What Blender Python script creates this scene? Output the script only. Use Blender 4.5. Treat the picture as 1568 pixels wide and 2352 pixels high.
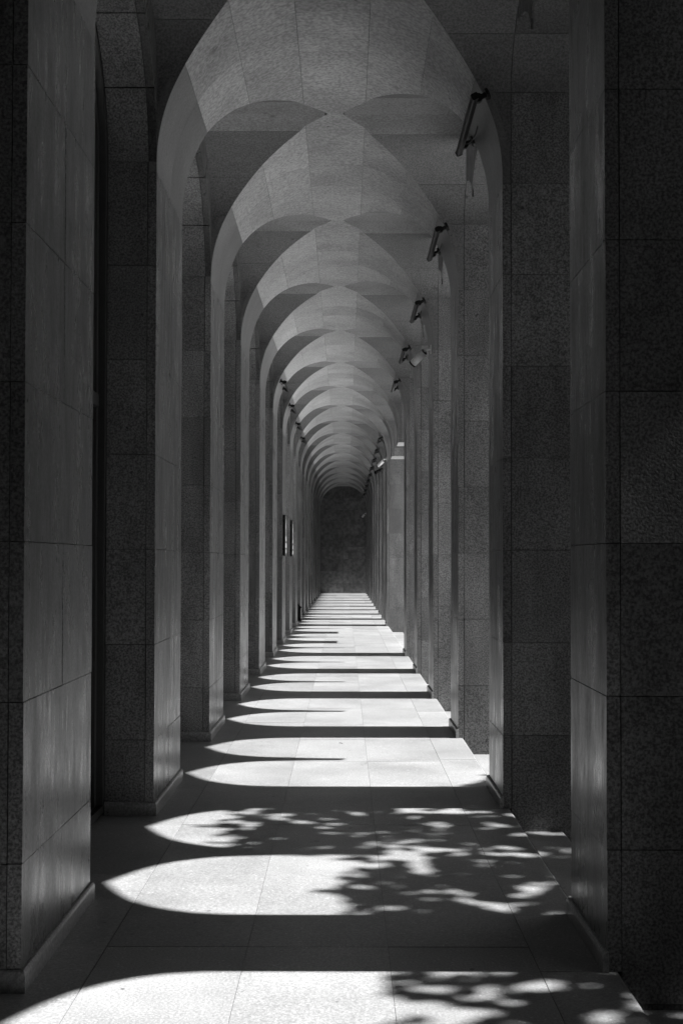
import bpy, math, random
from mathutils import Vector, Matrix
random.seed(7)
S = bpy.context.scene
for o in list(bpy.data.objects): bpy.data.objects.remove(o)
COL = S.collection

# ------------------------------------------------------------------ camera
EYE = 1.63
cd = bpy.data.cameras.new('camera'); cam = bpy.data.objects.new('camera', cd); COL.objects.link(cam)
cd.sensor_fit = 'VERTICAL'; cd.sensor_height = 36.0; cd.sensor_width = 24.0
cd.lens = 2876.0/2352.0*36.0
cd.shift_x = -8.16/2352.0; cd.shift_y = 48.28/2352.0
cd.clip_start = 0.05; cd.clip_end = 2000
cam.matrix_world = Matrix.Translation((0, 0, EYE)) @ Matrix.Rotation(math.pi/2 + 0.0219, 4, 'X') @ Matrix.Rotation(0.0015, 4, 'Z')
S.camera = cam

# ------------------------------------------------------------------ light
ELEV = math.radians(50.0)
SUN_DIR = Vector((math.cos(ELEV), 0.0, math.sin(ELEV)))        # towards the sun: square across the corridor
w = bpy.data.worlds.new('World'); S.world = w; w.use_nodes = True
nt = w.node_tree; nt.nodes.clear()
sky = nt.nodes.new('ShaderNodeTexSky'); sky.sky_type = 'NISHITA'; sky.sun_disc = False
sky.sun_elevation = ELEV; sky.sun_rotation = math.radians(90.0)
bw = nt.nodes.new('ShaderNodeRGBToBW')                          # black and white photograph
bg = nt.nodes.new('ShaderNodeBackground'); bg.inputs['Strength'].default_value = 0.06
wo = nt.nodes.new('ShaderNodeOutputWorld')
nt.links.new(sky.outputs[0], bw.inputs[0]); nt.links.new(bw.outputs[0], bg.inputs[0]); nt.links.new(bg.outputs[0], wo.inputs[0])
sl = bpy.data.lights.new('sun', 'SUN'); sl.energy = 5.0; sl.angle = math.radians(0.53); sl.color = (1, 1, 1)
sun = bpy.data.objects.new('sun', sl); COL.objects.link(sun)
sun.rotation_euler = SUN_DIR.to_track_quat('Z', 'Y').to_euler()
S.view_settings.view_transform = 'Standard'; S.view_settings.look = 'None'
S.view_settings.exposure = 1.32; S.view_settings.gamma = 1.0; S.view_settings.use_curve_mapping = False
S.cycles.max_bounces = 10; S.cycles.diffuse_bounces = 6; S.cycles.glossy_bounces = 4

# ------------------------------------------------------------------ measures (metres)
BAY = 3.273; Y0 = 5.401                 # pier spacing, centre of first pier in view
N0, N1 = -4, 17                         # first pier (behind the camera) and last pier
XC = -0.088; R = 1.13                   # corridor centre line and half width
XL, XR = XC - R, XC + R                 # stone faces left and right
HL, HR = 0.639, 0.396                   # half lengths of left and right piers
AL, AR = BAY/2 - HL, BAY/2 - HR         # half widths of the openings
ZS = 4.22; ZX = 4.75; BX = 0.5935         # springing of corridor vault, of cross vault, rise of the latter
XO = 3.17                               # outer face of the arcade
YEND = Y0 + BAY*17.45
GROUND = -0.60
JOINTS = [0.0, 0.48, 1.09, 1.70, 2.31, 2.92, 3.53, 4.14]
STUB = (6, 7); ZSTUB = 3.96             # two right piers are cut off above the wide gateway
GF = 0.0009
GV = 0.0014
G = 0.0018                              # half a joint
py = lambda n: Y0 + BAY*n

# ------------------------------------------------------------------ materials
def mat(name): 
    m = bpy.data.materials.new(name); m.use_nodes = True
    t = m.node_tree; b = t.nodes['Principled BSDF']
    return m, t, b
def grey(v): return (v, v, v, 1)
def math_node(t, op, a, b=None, c=None, clamp=False):
    n = t.nodes.new('ShaderNodeMath'); n.operation = op; n.use_clamp = clamp
    for i, x in enumerate((a, b, c)):
        if x is None: continue
        if isinstance(x, (int, float)): n.inputs[i].default_value = x
        else: t.links.new(x, n.inputs[i])
    return n.outputs[0]
def noise(t, vec, scale, detail=3, rough=0.6, stretch=(1, 1, 1)):
    if stretch != (1, 1, 1):
        mp = t.nodes.new('ShaderNodeMapping'); mp.inputs['Scale'].default_value = stretch
        t.links.new(vec, mp.inputs[0]); vec = mp.outputs[0]
    n = t.nodes.new('ShaderNodeTexNoise'); n.inputs['Scale'].default_value = scale
    n.inputs['Detail'].default_value = detail; n.inputs['Roughness'].default_value = rough
    t.links.new(vec, n.inputs['Vector']); return n.outputs[0]
def remap(t, x, a, b, c, d):
    n = t.nodes.new('ShaderNodeMapRange'); n.clamp = True
    n.inputs[1].default_value = a; n.inputs[2].default_value = b; n.inputs[3].default_value = c; n.inputs[4].default_value = d
    t.links.new(x, n.inputs[0]); return n.outputs[0]
def pos_rand(t):
    g = t.nodes.new('ShaderNodeNewGeometry'); oi = t.nodes.new('ShaderNodeObjectInfo')
    return g.outputs['Position'], oi.outputs['Random']
def stone(name, base, var, mottle, fine, rough, bump, streak=None, stain=True, speck=0.0, rvar=0.12, wear=False, runs=False):
    m, t, b = mat(name); P, rnd = pos_rand(t)
    # every slab is cut from another place of the block
    off = t.nodes.new('ShaderNodeVectorMath'); off.operation = 'ADD'
    cmb = t.nodes.new('ShaderNodeCombineXYZ'); 
    o = math_node(t, 'MULTIPLY', rnd, 37.0)
    for i in range(3): t.links.new(o, cmb.inputs[i])
    t.links.new(P, off.inputs[0]); t.links.new(cmb.outputs[0], off.inputs[1]); Q = off.outputs[0]
    n1 = noise(t, Q, mottle, 2, 0.55); n2 = noise(t, Q, fine, 2, 0.7); n3 = noise(t, Q, 1.3, 3, 0.6)
    v = remap(t, n1, 0.36, 0.64, 1-var, 1+var)
    v = math_node(t, 'MULTIPLY', v, remap(t, n2, 0.3, 0.7, 0.78, 1.22))
    v = math_node(t, 'MULTIPLY', v, remap(t, n3, 0.3, 0.7, 0.80, 1.18))
    v = math_node(t, 'MULTIPLY', v, remap(t, rnd, 0, 1, 1-rvar, 1+rvar))
    if streak:
        n4 = noise(t, Q, 26, 4, 0.65, streak); v = math_node(t, 'MULTIPLY', v, remap(t, n4, 0.3, 0.7, 0.88, 1.10))
        n6 = noise(t, P, 3.0, 4, 0.6, tuple(0.35 if s < 1 else 1 for s in streak)); v = math_node(t, 'MULTIPLY', v, remap(t, n6, 0.42, 0.66, 1.0, 0.88))
    if runs:
        r1 = noise(t, P, 2.6, 5, 0.65, (1, 1, 0.22)); v = math_node(t, 'MULTIPLY', v, remap(t, r1, 0.38, 0.64, 1.18, 0.72))
    if wear:                                    # old water runs and wiped patches
        a1 = noise(t, P, 5.0, 6, 0.75, (1, 1, 0.30)); a2 = noise(t, P, 1.1, 3, 0.6, (1, 1, 0.5))
        v = math_node(t, 'MULTIPLY', v, remap(t, a1, 0.42, 0.68, 1.08, 0.78))
        v = math_node(t, 'MULTIPLY', v, remap(t, a2, 0.35, 0.65, 0.82, 1.16))
        t.links.new(math_node(t, 'ADD', remap(t, a1, 0.35, 0.65, 0.22, 0.42), remap(t, n4, 0.3, 0.7, -0.05, 0.05)), b.inputs['Roughness'])
    if stain:
        n5 = noise(t, P, 4.3, 4, 0.65); v = math_node(t, 'MULTIPLY', v, remap(t, n5, 0.66, 0.74, 1.0, 0.62))
        n7 = noise(t, P, 17, 1, 0.5); v = math_node(t, 'MULTIPLY', v, remap(t, n7, 0.775, 0.79, 1.0, 0.4))
    if speck:
        vo = t.nodes.new('ShaderNodeTexVoronoi'); vo.inputs['Scale'].default_value = 40
        t.links.new(Q, vo.inputs['Vector'])
        hit = remap(t, vo.outputs['Distance'], 0.14, 0.26, 1.0, 0.0)
        sel = noise(t, Q, 23, 1, 0.5); hit = math_node(t, 'MULTIPLY', hit, remap(t, sel, 0.49, 0.57, 0.0, 1.0))
        v = math_node(t, 'ADD', v, math_node(t, 'MULTIPLY', hit, speck))
    v = math_node(t, 'MULTIPLY', v, base)
    c = t.nodes.new('ShaderNodeCombineColor')
    for i in range(3): t.links.new(v, c.inputs[i])
    t.links.new(c.outputs[0], b.inputs['Base Color'])
    if not wear: b.inputs['Roughness'].default_value = rough
    bp = t.nodes.new('ShaderNodeBump'); bp.inputs['Strength'].default_value = bump; bp.inputs['Distance'].default_value = 0.004
    t.links.new(n1 if not streak else n4, bp.inputs['Height']); t.links.new(bp.outputs[0], b.inputs['Normal'])
    return m
M_FLAME = stone('flamed granite', 0.165, 0.5, 88, 230, 0.75, 0.6, rvar=0.14, runs=True)
M_HONED = stone('honed granite', 0.085, 0.34, 75, 130, 0.30, 0.22, streak=(1, 1, 0.12), rvar=0.11, wear=True)
M_HONED.node_tree.nodes['Principled BSDF'].inputs['Specular IOR Level'].default_value = 0.5
M_BARREL = stone('vault granite', 0.34, 0.26, 40, 170, 0.6, 0.3, streak=(0.5, 0.9, 0.5), rvar=0.09)  # same stone as the pier faces, lighter tone paints in bounce light
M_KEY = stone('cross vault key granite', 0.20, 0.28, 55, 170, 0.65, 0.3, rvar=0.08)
M_MID = stone('springer granite', 0.16, 0.16, 60, 180, 0.42, 0.2, streak=(0.8, 0.9, 0.15), rvar=0.08)  # same stone again, in-between tone blends the painted light into the piers
M_CELL = stone('vault cell granite', 0.125, 0.3, 75, 180, 0.7, 0.35, rvar=0.15)
M_FLOOR = stone('floor granite', 0.315, 0.20, 95, 260, 0.36, 0.05, speck=0.6, rvar=0.08)
M_PLINTH = stone('plinth granite', 0.30, 0.25, 60, 160, 0.35, 0.1)
M_END = stone('end wall granite', 0.15, 0.3, 6, 40, 0.6, 0.2, rvar=0.22)
def plain(name, v, rough=0.5, metal=0.0, spec=0.5):
    m, t, b = mat(name); P, rnd = pos_rand(t)
    n = noise(t, P, 40, 3); k = math_node(t, 'MULTIPLY', remap(t, n, 0.3, 0.7, 0.88, 1.12), v)
    c = t.nodes.new('ShaderNodeCombineColor')
    for i in range(3): t.links.new(k, c.inputs[i])
    t.links.new(c.outputs[0], b.inputs['Base Color'])
    b.inputs['Roughness'].default_value = rough; b.inputs['Metallic'].default_value = metal; b.inputs['Specular IOR Level'].default_value = spec
    return m
M_MORTAR = plain('dark mortar', 0.03, 0.9)
M_GROUT = plain('grey grout', 0.2, 0.9)
M_CORE = stone('rough granite', 0.08, 0.3, 55, 140, 0.8, 0.3)
M_GROUND = stone('paving', 0.72, 0.15, 4, 40, 0.8, 0.1)
M_BLACK = plain('black painted metal', 0.008, 0.5, 0.0, 0.2)
M_FRAME = plain('dark bronze frame', 0.05, 0.35)
M_WHITE = plain('white painted metal', 0.75, 0.35)
M_LETTER = plain('white vinyl', 0.8, 0.5)
M_PANEL = plain('grey sign panel', 0.09, 0.3)
M_LENS = plain('glossy black lens', 0.01, 0.08)
M_RENDER = plain('dark render', 0.06, 0.9)
M_BARK = plain('bark', 0.10, 0.9); M_LEAF = plain('leaf', 0.08, 0.6)
mg, tg, bgm = mat('window glass')
bgm.inputs['Base Color'].default_value = grey(0.6); bgm.inputs['Roughness'].default_value = 0.03
bgm.inputs['Transmission Weight'].default_value = 1.0; bgm.inputs['IOR'].default_value = 1.45
M_GLASS = mg

# ------------------------------------------------------------------ helpers
def mesh(name, V, F, m, smooth=False):
    me = bpy.data.meshes.new(name); me.from_pydata([tuple(v) for v in V], [], F); me.update()
    if m: me.materials.append(m)
    if smooth:
        for p in me.polygons: p.use_smooth = True
    return me
def add(name, me, parent=None, loc=(0, 0, 0), rot=None, label=None, cat=None, group=None, kind=None):
    o = bpy.data.objects.new(name, me); COL.objects.link(o); o.location = loc
    if rot is not None: o.rotation_euler = rot
    if parent: o.parent = parent
    if label: o['label'] = label
    if cat: o['category'] = cat
    if group: o['group'] = group
    if kind: o['kind'] = kind
    return o
def box_vf(x0, x1, y0, y1, z0, z1, V=None, F=None):
    V = [] if V is None else V; F = [] if F is None else F; b = len(V)
    V += [(x0,y0,z0),(x1,y0,z0),(x1,y1,z0),(x0,y1,z0),(x0,y0,z1),(x1,y0,z1),(x1,y1,z1),(x0,y1,z1)]
    F += [tuple(b+i for i in f) for f in ((3,2,1,0),(4,5,6,7),(0,1,5,4),(1,2,6,5),(2,3,7,6),(3,0,4,7))]
    return V, F
def box(name, x0, x1, y0, y1, z0, z1, m): 
    return mesh(name, *box_vf(x0, x1, y0, y1, z0, z1), m)
def extrude_poly(name, pts, axis, a, b, m):
    """closed polygon pts (u,v) extruded along axis from a to b. axis x: (y,z); axis y: (x,z)"""
    n = len(pts); V = []
    for t in (a, b):
        for u, v in pts: V.append((t, u, v) if axis == 'x' else ((u, t, v) if axis == 'y' else (u, v, t)))
    F = [tuple(range(n-1, -1, -1)), tuple(range(n, 2*n))] + [(i, (i+1) % n, n+(i+1) % n, n+i) for i in range(n)]
    return mesh(name, V, F, m)
def shell(name, inner, outer, m, smooth=True):
    """inner/outer: grids [i][j] of points; closed shell"""
    ni, nj = len(inner), len(inner[0]); V = [p for r in inner for p in r] + [p for r in outer for p in r]
    o = ni*nj; F = []
    for i in range(ni-1):
        for j in range(nj-1):
            a, b, c, d = i*nj+j, i*nj+j+1, (i+1)*nj+j+1, (i+1)*nj+j
            F.append((a, b, c, d)); F.append((o+d, o+c, o+b, o+a))
    for i in range(ni-1):
        a, d = i*nj, (i+1)*nj; F.append((a, d, o+d, o+a)); a, d = i*nj+nj-1, (i+1)*nj+nj-1; F.append((d, a, o+a, o+d))
    for j in range(nj-1):
        a, b = j, j+1; F.append((b, a, o+a, o+b)); a, b = (ni-1)*nj+j, (ni-1)*nj+j+1; F.append((a, b, o+b, o+a))
    me = mesh(name, V, F, m)
    if smooth:
        k = 0
        for i in range(2*(ni-1)*(nj-1)): me.polygons[i].use_smooth = True
        # keep borders sharp
        import bmesh
        bm = bmesh.new(); bm.from_mesh(me); bmesh.ops.recalc_face_normals(bm, faces=bm.faces)
        for e in bm.edges:
            if len(e.link_faces) == 2 and e.calc_face_angle(0) > 0.6: e.smooth = False
        bm.to_mesh(me); bm.free()
    return me
def cyl_vf(p0, p1, r0, r1, n=12, V=None, F=None, cap=True):
    V = [] if V is None else V; F = [] if F is None else F; b = len(V)
    p0, p1 = Vector(p0), Vector(p1); d = (p1-p0).normalized()
    a = d.orthogonal().normalized(); c = d.cross(a)
    for p, r in ((p0, r0), (p1, r1)):
        for i in range(n):
            t = 2*math.pi*i/n; V.append(tuple(p + a*(r*math.cos(t)) + c*(r*math.sin(t))))
    F += [(b+i, b+(i+1) % n, b+n+(i+1) % n, b+n+i) for i in range(n)]
    if cap: F += [tuple(b+i for i in range(n-1, -1, -1)), tuple(b+n+i for i in range(n))]
    return V, F
ORD = ['nearest', 'second', 'third', 'fourth', 'fifth', 'sixth', 'seventh', 'eighth', 'ninth', 'tenth', 'eleventh', 'twelfth',
       'thirteenth', 'fourteenth', 'fifteenth', 'sixteenth', 'seventeenth', 'last']

# ------------------------------------------------------------------ ground, floor, steps
me = box('ground', -300, 600, -400, 500, GROUND-0.3, GROUND, M_GROUND)
add('ground', me, kind='structure')
V, F = box_vf(-1.9, 1.085, -3.22, YEND, GROUND+0.002, -0.0045)
box_vf(-1.9, 1.09, -16, -3.224, GROUND+0.002, 0.0, V, F)
floor = add('floor', mesh('floor', V, F, M_GROUT), kind='structure')
XT = [-1.6, -1.0, -0.408, 0.184, 0.776]
tmesh = box('floor_tile', -0.296+GF, 0.296-GF, -0.61+GF, 0.61-GF, -0.03, 0.0, M_FLOOR)
k = -7
while True:
    yc = 5.32 + 1.22*k + 0.61
    if yc - 0.61 > YEND: break
    for c in range(4):
        xc = (XT[c]+XT[c+1])/2
        add('floor_tile', tmesh, floor, (xc, yc, random.uniform(-0.0007, 0.0007)), (random.uniform(-6e-4, 6e-4), random.uniform(-8e-4, 8e-4), 0))
    k += 1
def edge_tile(y0, y1):
    c = 0.018
    pts = [(0.776+G, -0.05), (1.09, -0.05), (1.09, -c), (1.09-0.3*c, -0.3*c), (1.09-c, 0), (0.776+G, 0)]
    return extrude_poly('edge_tile', pts, 'y', y0+G, y1-G, M_FLOOR)
et_p = edge_tile(-HR, HR); et_b = edge_tile(0, AR)
def step_mesh(k):
    x0, x1, z, c = 1.09+0.35*(k-1), 1.09+0.35*k, -0.15*k, 0.015
    pts = [(x0-0.04, z-0.15), (x1, z-0.15), (x1, z-c), (x1-0.3*c, z-0.3*c), (x1-c, z), (x0-0.04, z)]
    return extrude_poly('step_slab', pts, 'y', G, AR-G, M_FLOOR)
steps_m = [step_mesh(k) for k in (1, 2, 3)]
V, F = box_vf(1.0, 1.75, -16, YEND, GROUND+0.002, -0.302); box_vf(1.0, 2.1, -16, YEND, GROUND+0.004, -0.452, V, F)
stairs = add('steps', mesh('steps', V, F, M_MORTAR), kind='structure')
for n in range(-2, N1+1):
    add('edge_tile', et_p, floor, (0, py(n), 0))
    for j in range(2):
        y = py(n) + HR + j*AR
        if y + 0.3 > YEND: continue
        add('edge_tile', et_b, floor, (0, y, random.uniform(-0.0008, 0.0006)))
        for sm in steps_m: add('step_slab', sm, stairs, (0, y, random.uniform(-0.001, 0.001)))
for n in STUB:                                                     # steps run on under the cut-off piers
    for sm in steps_m: add('step_slab', sm, stairs, (0, py(n)-HR, 0)).scale = (1, 2*HR/AR, 1)

# ------------------------------------------------------------------ piers
def flared_face(name, side, y0, y1, z0, z1, m):
    x0, x1 = (XR, XR+0.055) if side == 'R' else (XL-0.055, XL)
    me = box(name, x0, x1, y0, y1, z0, z1, m); me.materials.append(M_FLAME)       # sawn ends are flamed like the fronts
    for p in me.polygons:
        if abs(p.normal.y) > 0.5: p.material_index = 1
    return me
def pier_parts(side, stub=False):
    """list of (name, mesh) in coordinates relative to pier centre on the ground"""
    P = []
    H = HR if side == 'R' else HL
    zs = [z for z in JOINTS]
    if stub: zs = [ZSTUB, 4.14]
    if side == 'R':
        base = ZSTUB if stub else GROUND
        P.append(('core', box('core', XR+0.059, XO, -H+0.034, H, base+0.004, 5.46, M_CORE)))
        cuts = [-H, H]
    else:
        P.append(('core', box('core', -2.2, XL-0.059, -H+0.034, H-0.034, GROUND+0.004, 5.46, M_CORE)))
        cuts = [-H, 0.02, H]
    for i in range(len(zs)-1):
        z0 = zs[i] + (G if i else (0.0 if stub else 0.0)); z1 = zs[i+1]-G
        for j in range(len(cuts)-1):
            P.append(('slab', flared_face('slab', side, cuts[j]+(G if j else 0), cuts[j+1]-(G if j < len(cuts)-2 else 0), z0, z1, M_HONED)))
    fz = zs + [ZX] if side == 'R' else zs[:-1] + [4.203]
    if side == 'R':
        xs = [XR+0.059, 1.72, 2.33, XO]
        if not stub: fz = [GROUND+0.004, -0.13] + fz[1:]
        for i in range(len(fz)-1):
            for j in range(3):
                P.append(('face_slab', box('face_slab', xs[j]+(G if j else 0), xs[j+1]-G, -H, -H+0.03, fz[i]+G, fz[i+1]-G, M_FLAME)))
        if not stub:
            c = 0.02
            pts = [(XR-0.021, 0.0), (XR+0.002, 0.0), (XR+0.002, 0.082), (XR-0.009, 0.082), (XR-0.018, 0.075), (XR-0.021, 0.062)]
            P.append(('plinth', extrude_poly('plinth', pts, 'y', -H-0.019, H+0.019, M_PLINTH)))
        else:
            P.append(('soffit_slab', box('soffit_slab', XR+0.002, XO, -H+0.002, H-0.002, ZSTUB-0.003, ZSTUB+0.003, M_BARREL)))
    else:
        for i in range(len(fz)-1):
            for s in (-1, 1):
                y0, y1 = (-H, -H+0.03) if s < 0 else (H-0.03, H)
                P.append(('face_slab', box('face_slab', -1.53, XL-0.059, y0, y1, fz[i]+G, fz[i+1]-G, M_FLAME)))
        e = 0.019; V = []; F = []
        prof = [(e+0.0, 0.0), (e, 0.066), (e*0.85, 0.077), (e*0.5, 0.084), (-0.004, 0.084)]
        # moulded plinth wrapping three sides
        path = lambda d: [(-1.53, -H-d), (XL+d, -H-d), (XL+d, H+d), (-1.53, H+d)]
        rings = [[(x, y, z) for x, y in path(d)] for d, z in prof]
        for r in rings: V += r
        for i in range(len(rings)-1):
            for j in range(3): a = i*4+j; F.append((a, a+1, a+5, a+4))
        P.append(('plinth', mesh('plinth', V, F, M_PLINTH)))
    return P
PP = {'R': pier_parts('R'), 'L': pier_parts('L'), 'S': pier_parts('R', True)}
for n in range(N0, N1+1):
    for side in 'LR':
        key = 'S' if (side == 'R' and n in STUB) else side
        sd = 'left' if side == 'L' else 'right'
        if n < 0: lab = '%s granite pier behind the camera on the %s' % (ORD[-1-n], sd)
        elif key == 'S': lab = ('nearer' if n == 6 else 'farther') + ' of two granite pier stubs ending in mid-air over the gateway'
        elif n == N1: lab = 'last granite pier on the %s, beside the dark end wall' % sd
        else: lab = '%s granite pier in the %s row, counted from the camera' % (ORD[n], sd)
        r = add('stone_pier', None, None, (0, py(n), 0), label=lab, cat='pier', group='granite piers of the %s row' % sd if n >= 0 else 'piers behind the camera')
        if n < 0:
            # out of sight: only its main stones
            for nm, me in PP[key]: add(nm, me, r)
            continue
        for nm, me in PP[key]:
            o = add(nm, me, r)
            if nm == 'slab': o.location.x = random.uniform(-0.0014, 0.0014)
            elif nm == 'face_slab': o.location.y = random.uniform(-0.0016, 0.0016)

# ------------------------------------------------------------------ vault
PHI = [-90, -57, -35, -12.8, 12.8, 35, 57, 90]
TH = [0, 32, 70, 90]
def flat_arc(f, a, b, n, FL):
    """points f(t) for t in a..b, pulled towards the chord: stones are cut a little flatter than the curve"""
    raw = [f(a+(b-a)*i/n) for i in range(n+1)]; out = []
    for i, (u, v) in enumerate(raw):
        t = i/n; cu, cv = raw[0][0]+(raw[-1][0]-raw[0][0])*t, raw[0][1]+(raw[-1][1]-raw[0][1])*t
        out.append((u+(cu-u)*FL, v+(cv-v)*FL))
    return out
FLB = [0.08, 0.08, 0.12, 0.5, 0.12, 0.08, 0.08]
def arc_pts(k, n=16):
    return flat_arc(lambda p: (R*math.sin(math.radians(p)), ZS+R*math.cos(math.radians(p))), PHI[k], PHI[k+1], n, FLB[k])
BT = []                                              # (z, half width) of the corridor vault, spring to crown
for k in (6, 5, 4, 3): BT += [(z, x) for x, z in reversed(arc_pts(k, 64)) if x >= 0]
CT = []                                              # (z, distance 0..1) of the cross vault
def cross_row(i, A, n):
    f = lambda t: (A*(1-math.cos(math.radians(t))), ZX+BX*math.sin(math.radians(t)))
    if i < 2: return flat_arc(f, TH[i], TH[i+1], n, 0.05)
    r = flat_arc(f, TH[2], TH[3], n, 0.0); return [(d, z+(r[0][1]-z)*0.25) for d, z in r]     # the key stone spans both halves
for i in range(3): CT += [(z, d) for d, z in cross_row(i, 1.0, 64)]
def table(T, z):
    if z <= T[0][0]: return T[0][1]
    for i in range(len(T)-1):
        if T[i][0] <= z <= T[i+1][0]:
            h = T[i+1][0]-T[i][0]; return T[i][1] if h < 1e-9 else T[i][1]+(T[i+1][1]-T[i][1])*(z-T[i][0])/h
    return T[-1][1]
def dcell(z, a): return 0.0 if z <= ZX else a*table(CT, z)
def barrel_half(z):
    if z <= ZS: return R
    return 0.0 if z >= BT[-1][0] else table(BT, z)
def barrel_slab(k, ya, yb):
    p0, p1 = math.radians(PHI[k]), math.radians(PHI[k+1]); nst = 16
    g = GV/R
    q0 = p0 + (g if k > 0 else 0); q1 = p1 - (g if k < 6 else 0)
    pts = []
    for i in range(nst+1):
        p = q0 + (q1-q0)*i/nst; pts.append((p, XC+R*math.sin(p), ZS+R*math.cos(p)))
    fl = []
    P16 = arc_pts(k, nst)
    for i, (x, z) in enumerate(P16):
        fl.append((pts[i][0], XC+x, z, z))
    # leave half a joint at each end
    def trim(i, j):
        dx, dz = fl[j][1]-fl[i][1], fl[j][2]-fl[i][2]; L = math.hypot(dx, dz)
        fl[i] = (fl[i][0], fl[i][1]+dx/L*GV, fl[i][2]+dz/L*GV, fl[i][3])
    if k > 0: trim(0, 1)
    if k < 6: trim(-1, -2)
    if k == 0: fl = [(-math.pi/2, XL, 4.14+GV, 4.14)] + fl
    if k == 6: fl = fl + [(math.pi/2, XR, 4.14+GV, 4.14)]
    inner, outer = [], []; ny = 6
    for p, x, z, zz in fl:
        left = p < 0; H, A = (HL, AL) if left else (HR, AR)
        E = H + dcell(z, A)
        y0, y1 = max(-E, ya), min(E, yb)
        if y0 > -E+1e-6: y0 += GV
        if y1 < E-1e-6: y1 -= GV
        nx, nz = math.sin(p), math.cos(p)
        inner.append([(x, y0+(y1-y0)*j/ny, z) for j in range(ny+1)])
        outer.append([(x+nx*0.05, y0+(y1-y0)*j/ny, z+nz*0.05) for j in range(ny+1)])
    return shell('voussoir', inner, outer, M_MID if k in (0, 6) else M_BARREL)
def cell_slab(side, back, t0, t1, xs):
    """t<=0..: rows: 'v' vertical row or ellipse angles in degrees; xs = (inner None => barrel, outer)"""
    A, H = (AL, HL) if side == 'L' else (AR, HR); sx = -1 if side == 'L' else 1
    rows = []
    if t0 == 'v':
        rows = [(0.0, 4.14+(ZX-4.14)*i/6) for i in range(7)]; rows[-1] = (0.0, ZX-GV)
    else:
        n = 12
        rows = cross_row(TH.index(t0), A, n)
        def trim(i, j):
            dx, dz = rows[j][0]-rows[i][0], rows[j][1]-rows[i][1]; L = math.hypot(dx, dz); rows[i] = (rows[i][0]+dx/L*GV, rows[i][1]+dz/L*GV)
        trim(0, 1)
        if t1 < 90: trim(-1, -2)
    s = 1 if back else -1            # back: beyond the pier (+y), front: towards the camera
    inner, outer = [], []; nx = 8
    for i, (d, z) in enumerate(rows):
        xi = XC + sx*(barrel_half(z) + (0.0525 if t0 == 'v' else 0.0)) if xs[0] is None else xs[0]
        xo = xs[1]
        if t0 == 'v' and side == 'L': xo = XL-0.055
        i0, i1 = max(0, i-1), min(len(rows)-1, i+1)
        td, tz = rows[i1][0]-rows[i0][0], rows[i1][1]-rows[i0][1]; L = math.hypot(td, tz) or 1
        nd, nz = -tz/L, td/L
        inner.append([(xi+(xo-xi)*j/nx, s*(H+d), z) for j in range(nx+1)])
        outer.append([(xi+(xo-xi)*j/nx, s*(H+d+nd*0.03), z+nz*0.03) for j in range(nx+1)])
    return shell('cell_slab', inner, outer, M_KEY if t0 == TH[2] else M_CELL)
VP = []
for k in range(7):
    if k in (2, 3, 4):
        for a, b in ((-9, -0.30), (-0.30, 0.36), (0.36, 9)): VP.append(('voussoir', barrel_slab(k, a, b)))
    elif k in (0, 1):
        VP.append(('voussoir', barrel_slab(k, -9, 0.02))); VP.append(('voussoir', barrel_slab(k, 0.02, 9)))
    else: VP.append(('voussoir', barrel_slab(k, -9, 9)))
for back in (False, True):
    for side in 'LR':
        xo1 = XL if side == 'L' else XR+0.055
        VP.append(('cell_slab', cell_slab(side, back, 'v', 0, (None, xo1))))
        for i in range(3):
            VP.append(('cell_slab', cell_slab(side, back, TH[i], TH[i+1], (None, xo1))))
            if side == 'R':
                VP.append(('cell_slab', cell_slab(side, back, TH[i], TH[i+1], (XR+0.059, 1.9))))
                VP.append(('cell_slab', cell_slab(side, back, TH[i], TH[i+1], (1.904, XO-0.12))))
for n in range(N0, N1+1):
    if n < 0: lab = '%s vault arch behind the camera' % ORD[-1-n]
    elif n == N1: lab = 'last vault arch, in front of the dark end wall'
    else: lab = '%s vault arch spanning the corridor, counted from the camera' % ORD[n]
    r = add('vault_arch', None, None, (0, py(n), 0), label=lab, cat='vault', group='stone vault arches of the corridor' if n >= 0 else 'vault arches behind the camera')
    for nm, me in VP: add(nm, me, r)

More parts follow.
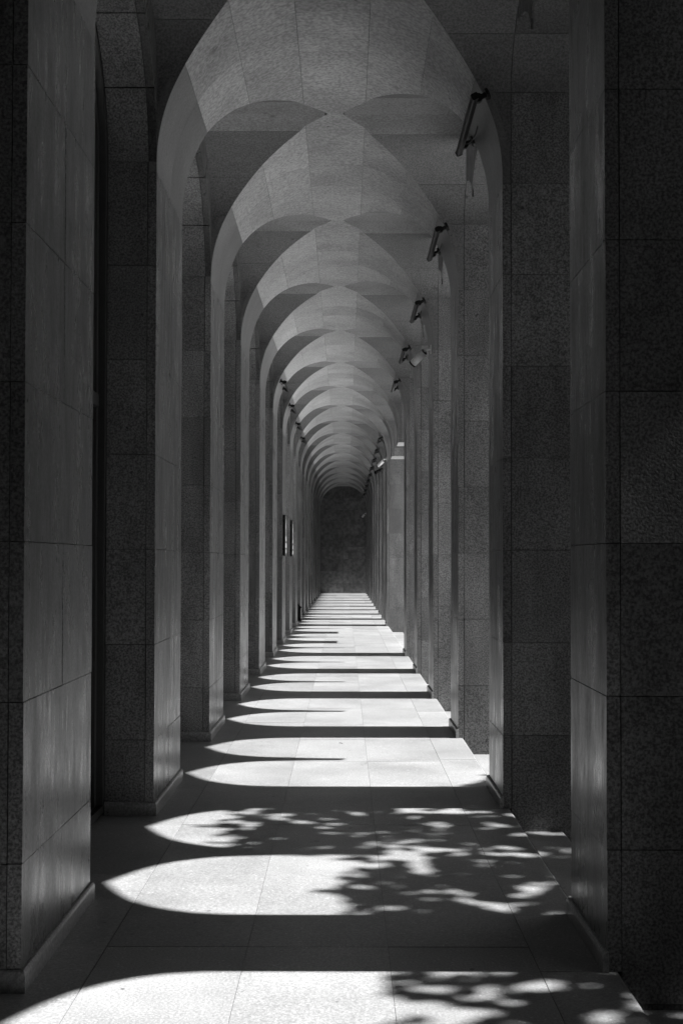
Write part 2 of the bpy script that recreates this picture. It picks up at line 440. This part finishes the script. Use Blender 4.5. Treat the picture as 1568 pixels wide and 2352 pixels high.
# ------------------------------------------------------------------ left arched windows with stone surrounds
OA, OB, OZ = AL, 0.88, 4.20
def opening(t): return (OA*(1-math.cos(t)), OZ+OB*math.sin(t))       # distance from pier, height
def cellcurve(u):
    # u 0..1 from z=4.2 straight up then over the cross vault
    L1 = ZX-OZ; 
    if u < 0.3: return (0.0, OZ+L1*u/0.3)
    th = (u-0.3)/0.7*math.pi/2; return (AL*(1-math.cos(th)), ZX+BX*math.sin(th))
WP = []
for s in (-1, 1):                                                   # s=-1: near pier's half, +1 far half; local y=0 is mid bay
    for a, b in ((0.0, 0.33), (0.33, 0.66), (0.66, 1.0)):
        inner, outer = [], []; n = 10
        for i in range(n+1):
            u = a+(b-a)*i/n; u = min(max(u, a+0.003), b-0.003) if b < 1 else max(u, a+0.003)
            o_, c_ = opening(u*math.pi/2), cellcurve(u)
            inner.append([(XL, s*(AL-o_[0]), o_[1]), (XL, s*(AL-c_[0]), c_[1]+0.002)])
            outer.append([(XL-0.05, s*(AL-o_[0]), o_[1]), (XL-0.05, s*(AL-c_[0]), c_[1]+0.002)])
        WP.append(('surround_slab', shell('surround_slab', inner, outer, M_HONED)))
        inner, outer = [], []
        for i in range(n+1):
            u = a+(b-a)*i/n; u = min(max(u, a+0.003), b-0.003) if b < 1 else max(u, a+0.003)
            t = u*math.pi/2; o_ = opening(t); nd, nz = math.cos(t)*0.88, math.sin(t)
            inner.append([(x, s*(AL-o_[0]), o_[1]) for x in (XL-0.054, -1.38, -1.53)])
            outer.append([(x, s*(AL-o_[0]+nd*0.04), o_[1]+nz*0.04) for x in (XL-0.054, -1.38, -1.53)])
        WP.append(('soffit_slab', shell('soffit_slab', inner, outer, M_FLAME)))
def arch_outline(w0, zb, zt):                                       # closed outline offset inwards by w0
    pts = [(-(AL-w0), zb)]
    N = 24
    for i in range(N+1):
        t = math.pi*i/N; pts.append((-(AL-w0)*math.cos(t), OZ+(OB-w0)*math.sin(t)))
    pts.append((AL-w0, zb)); return pts
def frame_mesh(name, wo, wi, x0, x1, m):
    o_, i_ = arch_outline(wo, 0.02, 0), arch_outline(wi, 0.02+(wi-wo), 0); n = len(o_); V = []; F = []
    for x in (x0, x1):
        for p in o_: V.append((x, p[0], p[1]))
        for p in i_: V.append((x, p[0], p[1]))
    for j in range(n):
        k = (j+1) % n
        F += [(j, k, n+k, n+j), (2*n+j, 3*n+j, 3*n+k, 2*n+k), (n+j, n+k, 3*n+k, 3*n+j), (j, 2*n+j, 2*n+k, k)]
    return mesh(name, V, F, m)
WF = [('outer_frame', frame_mesh('outer_frame', 0.0, 0.05, -1.62, -1.535, M_FRAME)),
      ('inner_frame', frame_mesh('inner_frame', 0.062, 0.115, -1.66, -1.575, M_FRAME)),
      ('transom', box('transom', -1.65, -1.56, -AL+0.116, AL-0.116, 2.60, 2.68, M_FRAME)),
      ('mullion', box('mullion', -1.648, -1.562, -0.03, 0.03, 0.14, 2.598, M_FRAME))]
def pane(y0, y1, z0, z1): return box('pane', -1.626, -1.614, y0, y1, z0, z1, M_GLASS)
WF += [('pane', pane(-AL+0.117, -0.032, 0.14, 2.598)), ('pane', pane(0.032, AL-0.117, 0.14, 2.598))]
pts = arch_outline(0.117, 2.682, 0)
WF += [('pane', extrude_poly('pane', pts, 'x', -1.626, -1.614, M_GLASS))]
for n in range(N0, N1+1):
    y = py(n)+BAY/2
    if n < -1: lab = 'arched window on the left, behind the camera'
    elif n == -1: lab = 'arched glass window in front of the nearest left pier'
    elif n == N1: continue
    else: lab = 'tall arched glass window behind the %s left pier from the camera' % ORD[n]
    r = add('arched_window', None, None, (0, y, 0), label=lab, cat='window', group='arched windows along the left wall')
    for nm, me in WP + WF: add(nm, me, r)

# ------------------------------------------------------------------ pendants in the right openings
def pendant_mesh():
    prof = [(0.006, 4.64), (0.016, 4.70), (0.05, 4.735), (0.10, 4.78), (0.16, 4.815), (0.22, 4.845), (0.30, 4.87), (0.40, 4.895), (0.50, 4.92), (0.50, 5.24), (0.36, 5.31), (0.15, 5.345)]
    pts = [(y, z) for y, z in prof] + [(-y, z) for y, z in reversed(prof)]
    return extrude_poly('stone_pendant', pts, 'x', XR+0.004, XR+0.018, M_HONED)
pm = pendant_mesh()
for n in range(-2, N1):
    lab = ('dagger-shaped stone pendant in the right opening after the %s right pier' % ORD[n]) if n >= 0 else 'dagger-shaped stone pendant in the %s right opening behind the nearest pier' % ORD[-1-n]
    add('stone_pendant', pm, None, (0, py(n)+BAY/2, 0), label=lab, cat='pendant', group='stone pendants over the right openings')

# ------------------------------------------------------------------ facade, roof, back rooms, end wall
fac = add('arcade_building', None, None, (0, 0, 0), label='long stone arcade building whose roof and outer wall shade the corridor', cat='building')
SP = [(0.0, 4.30), (0.012, 4.45), (0.035, 4.60), (0.075, 4.72), (0.14, 4.85), (0.24, 4.98), (0.35, 5.07), (0.46, 5.14), (0.57, 5.20)]
def tympanum():
    dv = 0.085; half = AR
    top = 6.6; pts = [(-half, top), (-half, 4.30)]
    span = (half-dv)
    for d, z in SP: pts.append((-half+d*span/1.14, z))
    for d, z in reversed(SP[:-1]): pts.append((-dv-d*span/1.14, z))
    pts += [(-0.062, 4.1), (-0.055, 3.80), (0.045, 3.76), (0.062, 4.1)]
    for d, z in SP: pts.append((dv+d*span/1.14, z))
    for d, z in reversed(SP[:-1]): pts.append((half-d*span/1.14, z))
    pts += [(half, 4.30), (half, top)]
    # build as quads down from the top edge so the concave outline fills cleanly
    V = []; F = []; n = len(pts)-2; inner = pts[1:-1]
    for x in (XO-0.11, XO-0.004):
        for y, z in inner: V.append((x, y, z))
        for y, z in inner: V.append((x, y, top))
    m_ = len(inner)
    for j in range(m_-1):
        F += [(j, j+1, m_+j+1, m_+j), (2*m_+j, 3*m_+j, 3*m_+j+1, 2*m_+j+1), (j, 2*m_+j, 2*m_+j+1, j+1)]
    return mesh('tympanum', V, F, M_CORE)
ty = tympanum()
for n in range(N0, N1+1): add('tympanum', ty, fac, (0, py(n)+BAY/2, 0))
YB = py(N0)-HL-0.02
add('upper_wall', box('upper_wall', XO-0.3, XO+0.02, YB, YEND+3, 6.55, 9.5, M_CORE), fac)
V, F = box_vf(-8, XO-0.302, YB, YEND+3, 5.47, 6.6)
add('roof', mesh('roof', V, F, M_RENDER), fac)
V, F = box_vf(-8, -7.7, YB, YEND+3, GROUND+0.003, 5.468)            # inner rooms behind the windows
box_vf(-7.698, -1.702, YB, YEND+3, GROUND+0.003, -0.02, V, F)
add('back_room', mesh('back_room', V, F, M_RENDER), fac)
V, F = box_vf(-7.6, -1.25, YB-0.3, YB, GROUND+0.003, 5.468); box_vf(-1.25, XO, YB-0.3, YB, GROUND+0.003, 5.468, V, F)
add('rear_light_stop', mesh('rear_light_stop', V, F, M_CORE), fac)  # added closure, keeps light from behind off the near pier fronts
V, F = box_vf(-7.69, -1.7, YEND+0.06, YEND+0.4, GROUND+0.003, 5.468)
add('far_room_wall', mesh('far_room_wall', V, F, M_RENDER), fac)

ew = add('end_wall', None, None, (0, YEND, 0), label='dark granite wall closing the far end of the corridor', cat='wall')
add('core', box('core', -1.9, XO, 0.03, 0.4, GROUND+0.004, 5.46, M_MORTAR), ew)
zs = JOINTS + [4.75, 5.44]
xs = [-1.9, -1.22, -0.09, 1.04, 2.1, XO]
for i in range(len(zs)-1):
    for j in range(len(xs)-1):
        off = 0.0
        add('wall_slab', box('wall_slab', xs[j]+G, xs[j+1]-G, 0.0, 0.028, zs[i]+G, zs[i+1]-G, M_END), ew)

# ------------------------------------------------------------------ bar lights above the piers
def bar_parts():
    P = []
    ang = math.atan2(0.44, 0.933)
    u = Vector((math.cos(ang), 0, math.sin(ang))); v = Vector((-u.z, 0, u.x)); c0 = Vector((0, 0, 0))
    V = []
    pts = [(a*0.8, b*0.8) for a, b in [(-0.028, -0.018), (-0.018, -0.025), (0.02, -0.025), (0.026, -0.018), (0.026, 0.018), (0.02, 0.025), (-0.018, 0.025), (-0.028, 0.018)]]
    F = []; n = len(pts)
    for y in (-0.56, 0.56):
        for a, b in pts: q = u*a+v*b; V.append((q.x, y, q.z))
    F = [tuple(range(n-1, -1, -1)), tuple(range(n, 2*n))] + [(i, (i+1) % n, n+(i+1) % n, n+i) for i in range(n)]
    P.append(('housing', mesh('housing', V, F, M_BLACK)))
    for y in (-0.50, 0.42):
        V, F = cyl_vf(u*0.025+Vector((0, y, 0)), u*0.098+Vector((0, y, 0)), 0.018, 0.018, 10)
        cyl_vf(u*0.085+Vector((0, y, 0)), u*0.105+Vector((0, y, 0)), 0.04, 0.04, 14, V, F)
        cyl_vf(Vector((0, y, 0))+u*0.03-Vector((0, 0.02, 0)), Vector((0, y, 0))+u*0.03+Vector((0, 0.02, 0)), 0.03, 0.03, 10, V, F)
        P.append(('bracket', mesh('bracket', V, F, M_BLACK)))
    for y in (-0.575, 0.56):
        V = []; F = []
        for yy in (y, y+0.015):
            for a, b in pts: q = u*a*1.12+v*b*1.12; V.append((q.x, yy, q.z))
        F = [tuple(range(n-1, -1, -1)), tuple(range(n, 2*n))] + [(i, (i+1) % n, n+(i+1) % n, n+i) for i in range(n)]
        P.append(('end_cap', mesh('end_cap', V, F, M_BLACK)))
    V, F = [], []; prev = None
    for i in range(9):
        t = i/8; q = Vector((0.0, 0.42-0.9*t*0.35, 0)) + u*(0.03+0.07*t) - v*(0.03*math.sin(t*math.pi))
        if prev is not None: cyl_vf(prev, q, 0.005, 0.005, 6, V, F)
        prev = q
    P.append(('cable', mesh('cable', V, F, M_BLACK)))
    return P
BP = bar_parts()
def bar(n, side):
    q = Vector((0.933, 0, 0.44)).normalized()*1.028
    x = XC + (q.x if side == 'R' else -q.x)
    if side == 'R': lab = 'black bar light on the vault above the %s right pier' % ORD[n]
    else: lab = 'black bar light on the left side of the vault above the %s left pier' % ORD[n]
    r = add('bar_light', None, None, (x, py(n)+0.0, ZS+q.z), (0, 0, 0 if side == 'R' else math.pi), label=lab, cat='light fixture', group='black bar lights along the %s side of the vault' % ('right' if side == 'R' else 'left'))
    for nm, me in BP: add(nm, me, r)
for n in (1, 2, 3, 4, 5, 8, 9, 10, 11, 12, 13, 14, 15, 16): bar(n, 'R')
for n in (5, 6, 7, 8): bar(n, 'L')

# ------------------------------------------------------------------ cameras on the right side
def cctv(loc, d, body_m, label, scale=1.0):
    r = add('security_camera', None, None, loc, label=label, cat='security camera', group='security cameras on the right piers')
    r.scale = (scale,)*3
    d = Vector(d).normalized()
    V, F = box_vf(-0.012, 0.0, -0.035, 0.035, -0.055, 0.045)
    add('wall_plate', mesh('wall_plate', V, F, body_m), r)
    j = Vector((-0.085, 0, -0.005))
    V, F = cyl_vf((-0.012, 0, 0), j, 0.017, 0.017, 12); cyl_vf(j, j+Vector((0, 0, -0.035)), 0.012, 0.012, 10, V, F)
    add('arm', mesh('arm', V, F, body_m), r)
    a = j+Vector((0, 0, -0.035)); b = a + d*0.20
    V, F = cyl_vf(a, b, 0.045, 0.045, 20); body = mesh('body', V, F, body_m)
    for p in body.polygons:
        if len(p.vertices) == 4: p.use_smooth = True
    add('body', body, r)
    V, F = cyl_vf(a-d*0.008, a+d*0.001, 0.040, 0.0445, 20); add('rear_cap', mesh('rear_cap', V, F, M_BLACK), r)
    V, F = cyl_vf(b-d*0.001, b+d*0.018, 0.048, 0.048, 20); add('front_rim', mesh('front_rim', V, F, M_BLACK), r)
    V, F = cyl_vf(b+d*0.017, b+d*0.021, 0.034, 0.034, 20); add('lens', mesh('lens', V, F, M_LENS), r)
    return r
cctv((XR, 15.15, 4.20), (-0.62, 0.42, -0.58), M_WHITE, 'white cylindrical security camera on a short arm at the fourth right pier')
cctv((XR, 31.25, 4.16), (-0.62, 0.3, -0.55), M_WHITE, 'small distant white security camera at the right pier beyond the gateway')
cctv((XR, 34.5, 4.16), (-0.55, -0.7, -0.35), M_BLACK, 'black security camera facing the viewer just left of the small white one')
cctv((XR, YEND-0.8, 3.95), (-0.5, 0.3, -0.6), M_WHITE, 'tiny white security camera beside the dark end wall', 1.0)

# ------------------------------------------------------------------ signs on the left piers
def sign(n, label, blocks):
    y0 = py(n)-HL+0.10
    r = add('sign_board', None, None, (XL, y0, 0), label=label, cat='sign', group='dark sign boards on the left piers')
    V, F = box_vf(0.012, 0.045, 0.0, 0.62, 1.72, 2.52); add('board', mesh('board', V, F, M_BLACK), r)
    V, F = box_vf(0.0452, 0.0492, 0.012, 0.61, 1.73, 2.51); face = add('panel', mesh('panel', V, F, M_PANEL), r)
    # white figure emblem: head, robe-like body, legs and foot, as one flat outline
    fig = [(0.30, 2.450), (0.335, 2.435), (0.345, 2.41), (0.33, 2.385), (0.37, 2.36), (0.40, 2.31), (0.375, 2.26), (0.34, 2.235), (0.335, 2.20), (0.36, 2.17), (0.34, 2.15), (0.36, 2.12), (0.33, 2.09), (0.29, 2.085), (0.27, 2.105), (0.285, 2.14), (0.265, 2.17), (0.28, 2.20), (0.27, 2.235), (0.23, 2.265), (0.205, 2.31), (0.235, 2.355), (0.275, 2.38), (0.265, 2.41), (0.275, 2.435)]
    me = extrude_poly('figure', fig, 'x', 0.0495, 0.052, M_LETTER); add('emblem', me, r)
    for z0, z1, ya, yb in blocks:
        V, F = box_vf(0.0495, 0.052, ya, yb, z0, z1); add('lettering_block', mesh('lettering_block', V, F, M_LETTER), r)
    for z in (1.85, 2.40):
        V, F = box_vf(0.0, 0.0125, 0.05, 0.09, z-0.02, z+0.02); box_vf(0.0, 0.0125, 0.53, 0.57, z-0.02, z+0.02, V, F)
        add('bracket', mesh('bracket', V, F, M_BLACK), r)
sign(6, 'nearer of two dark sign boards with white emblem, on the seventh left pier', [(2.01, 2.10, 0.15, 0.48), (1.875, 1.97, 0.06, 0.56), (1.77, 1.845, 0.16, 0.46)])
sign(7, 'farther of two dark sign boards with white emblem, on the eighth left pier', [(2.01, 2.09, 0.18, 0.48), (1.885, 1.965, 0.18, 0.48), (1.765, 1.845, 0.12, 0.54)])

# ------------------------------------------------------------------ bin in front of a left pier
r = add('litter_bin', None, None, (-1.335, 33.95, 0), label='small dark litter bin with hooded lid standing before a distant left pier', cat='bin')
def frustum(name, z0, z1, a0, a1, m, n=4):
    V = [(sx*a0, sy*a0, z0) for sx, sy in ((-1, -1), (1, -1), (1, 1), (-1, 1))] + [(sx*a1, sy*a1, z1) for sx, sy in ((-1, -1), (1, -1), (1, 1), (-1, 1))]
    return mesh(name, V, [(3, 2, 1, 0), (4, 5, 6, 7), (0, 1, 5, 4), (1, 2, 6, 5), (2, 3, 7, 6), (3, 0, 4, 7)], m)
add('base', frustum('base', 0.0, 0.06, 0.165, 0.14, M_BLACK), r)
add('body', frustum('body', 0.06, 0.345, 0.137, 0.142, M_BLACK), r)
add('rim', frustum('rim', 0.345, 0.362, 0.168, 0.168, M_BLACK), r)
add('hood', frustum('hood', 0.362, 0.46, 0.168, 0.05, M_BLACK), r)

V, F = [], []; pr = None
for i in range(6):
    t = i/5; q = Vector((-0.05+0.03*t, 11.19-0.035*t*t, 0.004+0.003*math.sin(3*t)))
    if pr is not None: cyl_vf(pr, q, 0.0022, 0.0022, 6, V, F)
    pr = q
add('twig', mesh('twig', V, F, M_BARK), label='tiny dark twig lying on the sunlit floor', cat='twig')

# ------------------------------------------------------------------ trees outside whose leaves dapple the near floor
def sm(a, b, x): t = max(0, min(1, (x-a)/(b-a))); return t*t*(3-2*t)
from mathutils import noise as mn
def density(x, y):
    if y > 9.35 + 0.25*x: return 0.0
    wob = 0.25*mn.noise(Vector((x*1.7, y*1.7, 3.1)))
    if y < 5.2: d = 0.50*sm(0.16, 0.30, x+wob*0.6) + 0.45*sm(0.5, 0.75, x+wob*0.6)
    elif y < 6.98: d = 0.7*sm(-0.14, 0.12, x+wob) + 0.3*sm(0.1, .6, x)
    elif y < 8.4: d = sm(-0.85, -0.55, x+wob)
    else: d = sm(0.55, 0.8, x-(y-8.9)*0.6+wob)
    return d
def tree(name, label, targets, trunk_xy, seed, leaf):
    random.seed(seed)
    r = add(name, None, None, (trunk_xy[0], trunk_xy[1], GROUND), label=label, cat='tree', group='trees outside the arcade')
    o = Vector((trunk_xy[0], trunk_xy[1], GROUND))
    cen = sum(targets, Vector())/len(targets)
    V, F = [], []
    p = Vector((0, 0, 0)); rad = 0.22; q = None
    top = Vector((cen.x-o.x, cen.y-o.y, cen.z-o.z))*0.62
    for i in range(7):
        t = (i+1)/7; q = Vector((top.x*t*t, top.y*t*t, top.z*t)); cyl_vf(p, q, rad, rad*0.9, 12, V, F, False); p = q; rad *= 0.9
    add('trunk', mesh('trunk', V, F, M_BARK), r)
    V, F = [], []
    for i in range(26):
        tg = random.choice(targets)-o; a = top*random.uniform(0.65, 1.0); rr = random.uniform(0.03, 0.06); pr = a
        for j in range(1, 7):
            t = j/6; q = a.lerp(tg, t)+Vector((random.uniform(-.12, .12), random.uniform(-.12, .12), 0.5*math.sin(t*math.pi)))
            cyl_vf(pr, q, rr*(1-0.8*(j-1)/6), rr*(1-0.8*j/6), 6, V, F, False); pr = q
    add('limbs', mesh('limbs', V, F, M_BARK), r)
    V, F = [], []
    for tg in targets:
        c = tg-o
        L = random.uniform(*leaf); W = L*random.uniform(0.5, 0.7)
        nrm = Vector((random.gauss(0.4, .6), random.gauss(0, .6), random.gauss(0.9, .4))).normalized()
        a = nrm.orthogonal().normalized(); a.rotate(Matrix.Rotation(random.uniform(0, 6.28), 3, nrm)); b = nrm.cross(a)
        k = len(V)
        V += [tuple(c-a*L*.5), tuple(c-a*L*.15+b*W*.5), tuple(c+a*L*.2+b*W*.42), tuple(c+a*L*.5-nrm*L*.1), tuple(c+a*L*.2-b*W*.42), tuple(c-a*L*.15-b*W*.5)]
        F.append(tuple(k+i for i in range(6)))
    add('leaves', mesh('leaves', V, F, M_LEAF), r, kind='stuff')
random.seed(11)
T1 = []
while len(T1) < 15000:
    x, y = (random.uniform(-1.0, 1.9), random.uniform(2.5, 10.2)) if random.random() < 0.8 else (random.uniform(1.9, 5.5), random.uniform(1.5, 10.5))
    d = density(x, y)
    if x > 1.3: d *= sm(10.6, 8.8, y+0.3*mn.noise(Vector((x, y, 0)))*2)
    cl = 0.5*mn.noise(Vector((x*1.9, y*2.6, 9.0)))+0.9*mn.noise(Vector((x*6.0, y*7.8, 2.0)))
    if random.random() > d*sm(-0.24, -0.16, cl - 0.30*(1-d)): continue
    D = random.gauss(8.2, 0.35) if x < 1.2 else random.uniform(8.0, 12)
    T1.append(Vector((x, y, 0)) + SUN_DIR*D)
tree('broadleaf_tree', 'leafy tree outside whose branches dapple the near floor with shade', T1, (9.6, 5.6), 3, (0.08, 0.14))
T2 = []  # extra foliage, shaped to block sky and sun around and behind the camera
while len(T2) < 11000:
    x, y = random.uniform(-1.6, 9.0), random.uniform(-13.0, 8.9)
    if y > 3.8 and x < 1.3: continue
    if x < 1.4 and random.random() < 0.2: continue
    D = random.uniform(8.5, 13) if x < 1.4 else random.uniform(3.5, 13)
    p = Vector((x, y, 0)) + SUN_DIR*D
    if p.x < 4.4 or p.z < 0.9: continue
    if mn.noise(p*0.55) < -0.22: continue
    if y > 5.5 and p.z < 1.6: continue
    if y > 8.2 + 0.6*mn.noise(Vector((x, D*0.5, 0)))*2: continue
    T2.append(p)
tree('broadleaf_tree', 'dense unseen tree added to darken the near bays and the floor behind the camera', T2, (9.8, -3.0), 4, (0.20, 0.34))

def shade_hedge(y0, y1, h, label, seed):  # leafy blocker added to darken the near and far bays
    """unseen leafy screen added across the paving to cut outside light: lumpy body and a coat of leaves"""
    random.seed(seed)
    r = add('shade_hedge', None, None, (5.2, (y0+y1)/2, GROUND), label=label, cat='shade_hedge', group='added leafy screens against outside light')
    L = (y1-y0)/2; prof = [(0, 0), (0, h*0.5), (0.1, h*0.92), (0.35, h), (1.6, h), (1.9, h*0.9), (2.0, 0)]
    n = int(2*L/0.4); V = []; F = []
    for i in range(n+1):
        y = -L+2*L*i/n
        for x, z in prof:
            b = 0.16*mn.noise(Vector((x*1.5, y*1.3, z*1.3+seed))); V.append((x-b, y, max(0.0, z+b*(z > 0))))
    m_ = len(prof)
    for i in range(n):
        for j in range(m_-1): a = i*m_+j; F.append((a, a+m_, a+m_+1, a+1))
    F += [tuple(range(m_)), tuple(n*m_+j for j in range(m_-1, -1, -1))]
    add('body', mesh('body', V, F, M_LEAF), r)
    V, F = [], []
    for i in range(int((y1-y0)*260)):
        y = random.uniform(-L, L); q = random.random(); k = random.choice((0, 1, 1, 2, 3, 3)); a, b = prof[k], prof[k+1]
        c = Vector((a[0]+(b[0]-a[0])*q - random.uniform(0, .08), y, a[1]+(b[1]-a[1])*q + random.uniform(-.02, .08)))
        u = Vector((random.gauss(0, 1), random.gauss(0, 1), random.gauss(0, 1))).normalized(); v = u.orthogonal().normalized(); l = random.uniform(.05, .09)
        kk = len(V); V += [tuple(c-u*l), tuple(c+v*l*.5), tuple(c+u*l), tuple(c-v*l*.5)]; F.append((kk, kk+1, kk+2, kk+3))
    add('leaves', mesh('leaves', V, F, M_LEAF), r, kind='stuff')
shade_hedge(-14.0, 6.6, 4.4, 'unseen leafy screen added to cut outside light opposite the near bays', 21)
shade_hedge(46.0, 66.0, 4.4, 'unseen leafy screen added to cut outside light beyond the gateway', 22)
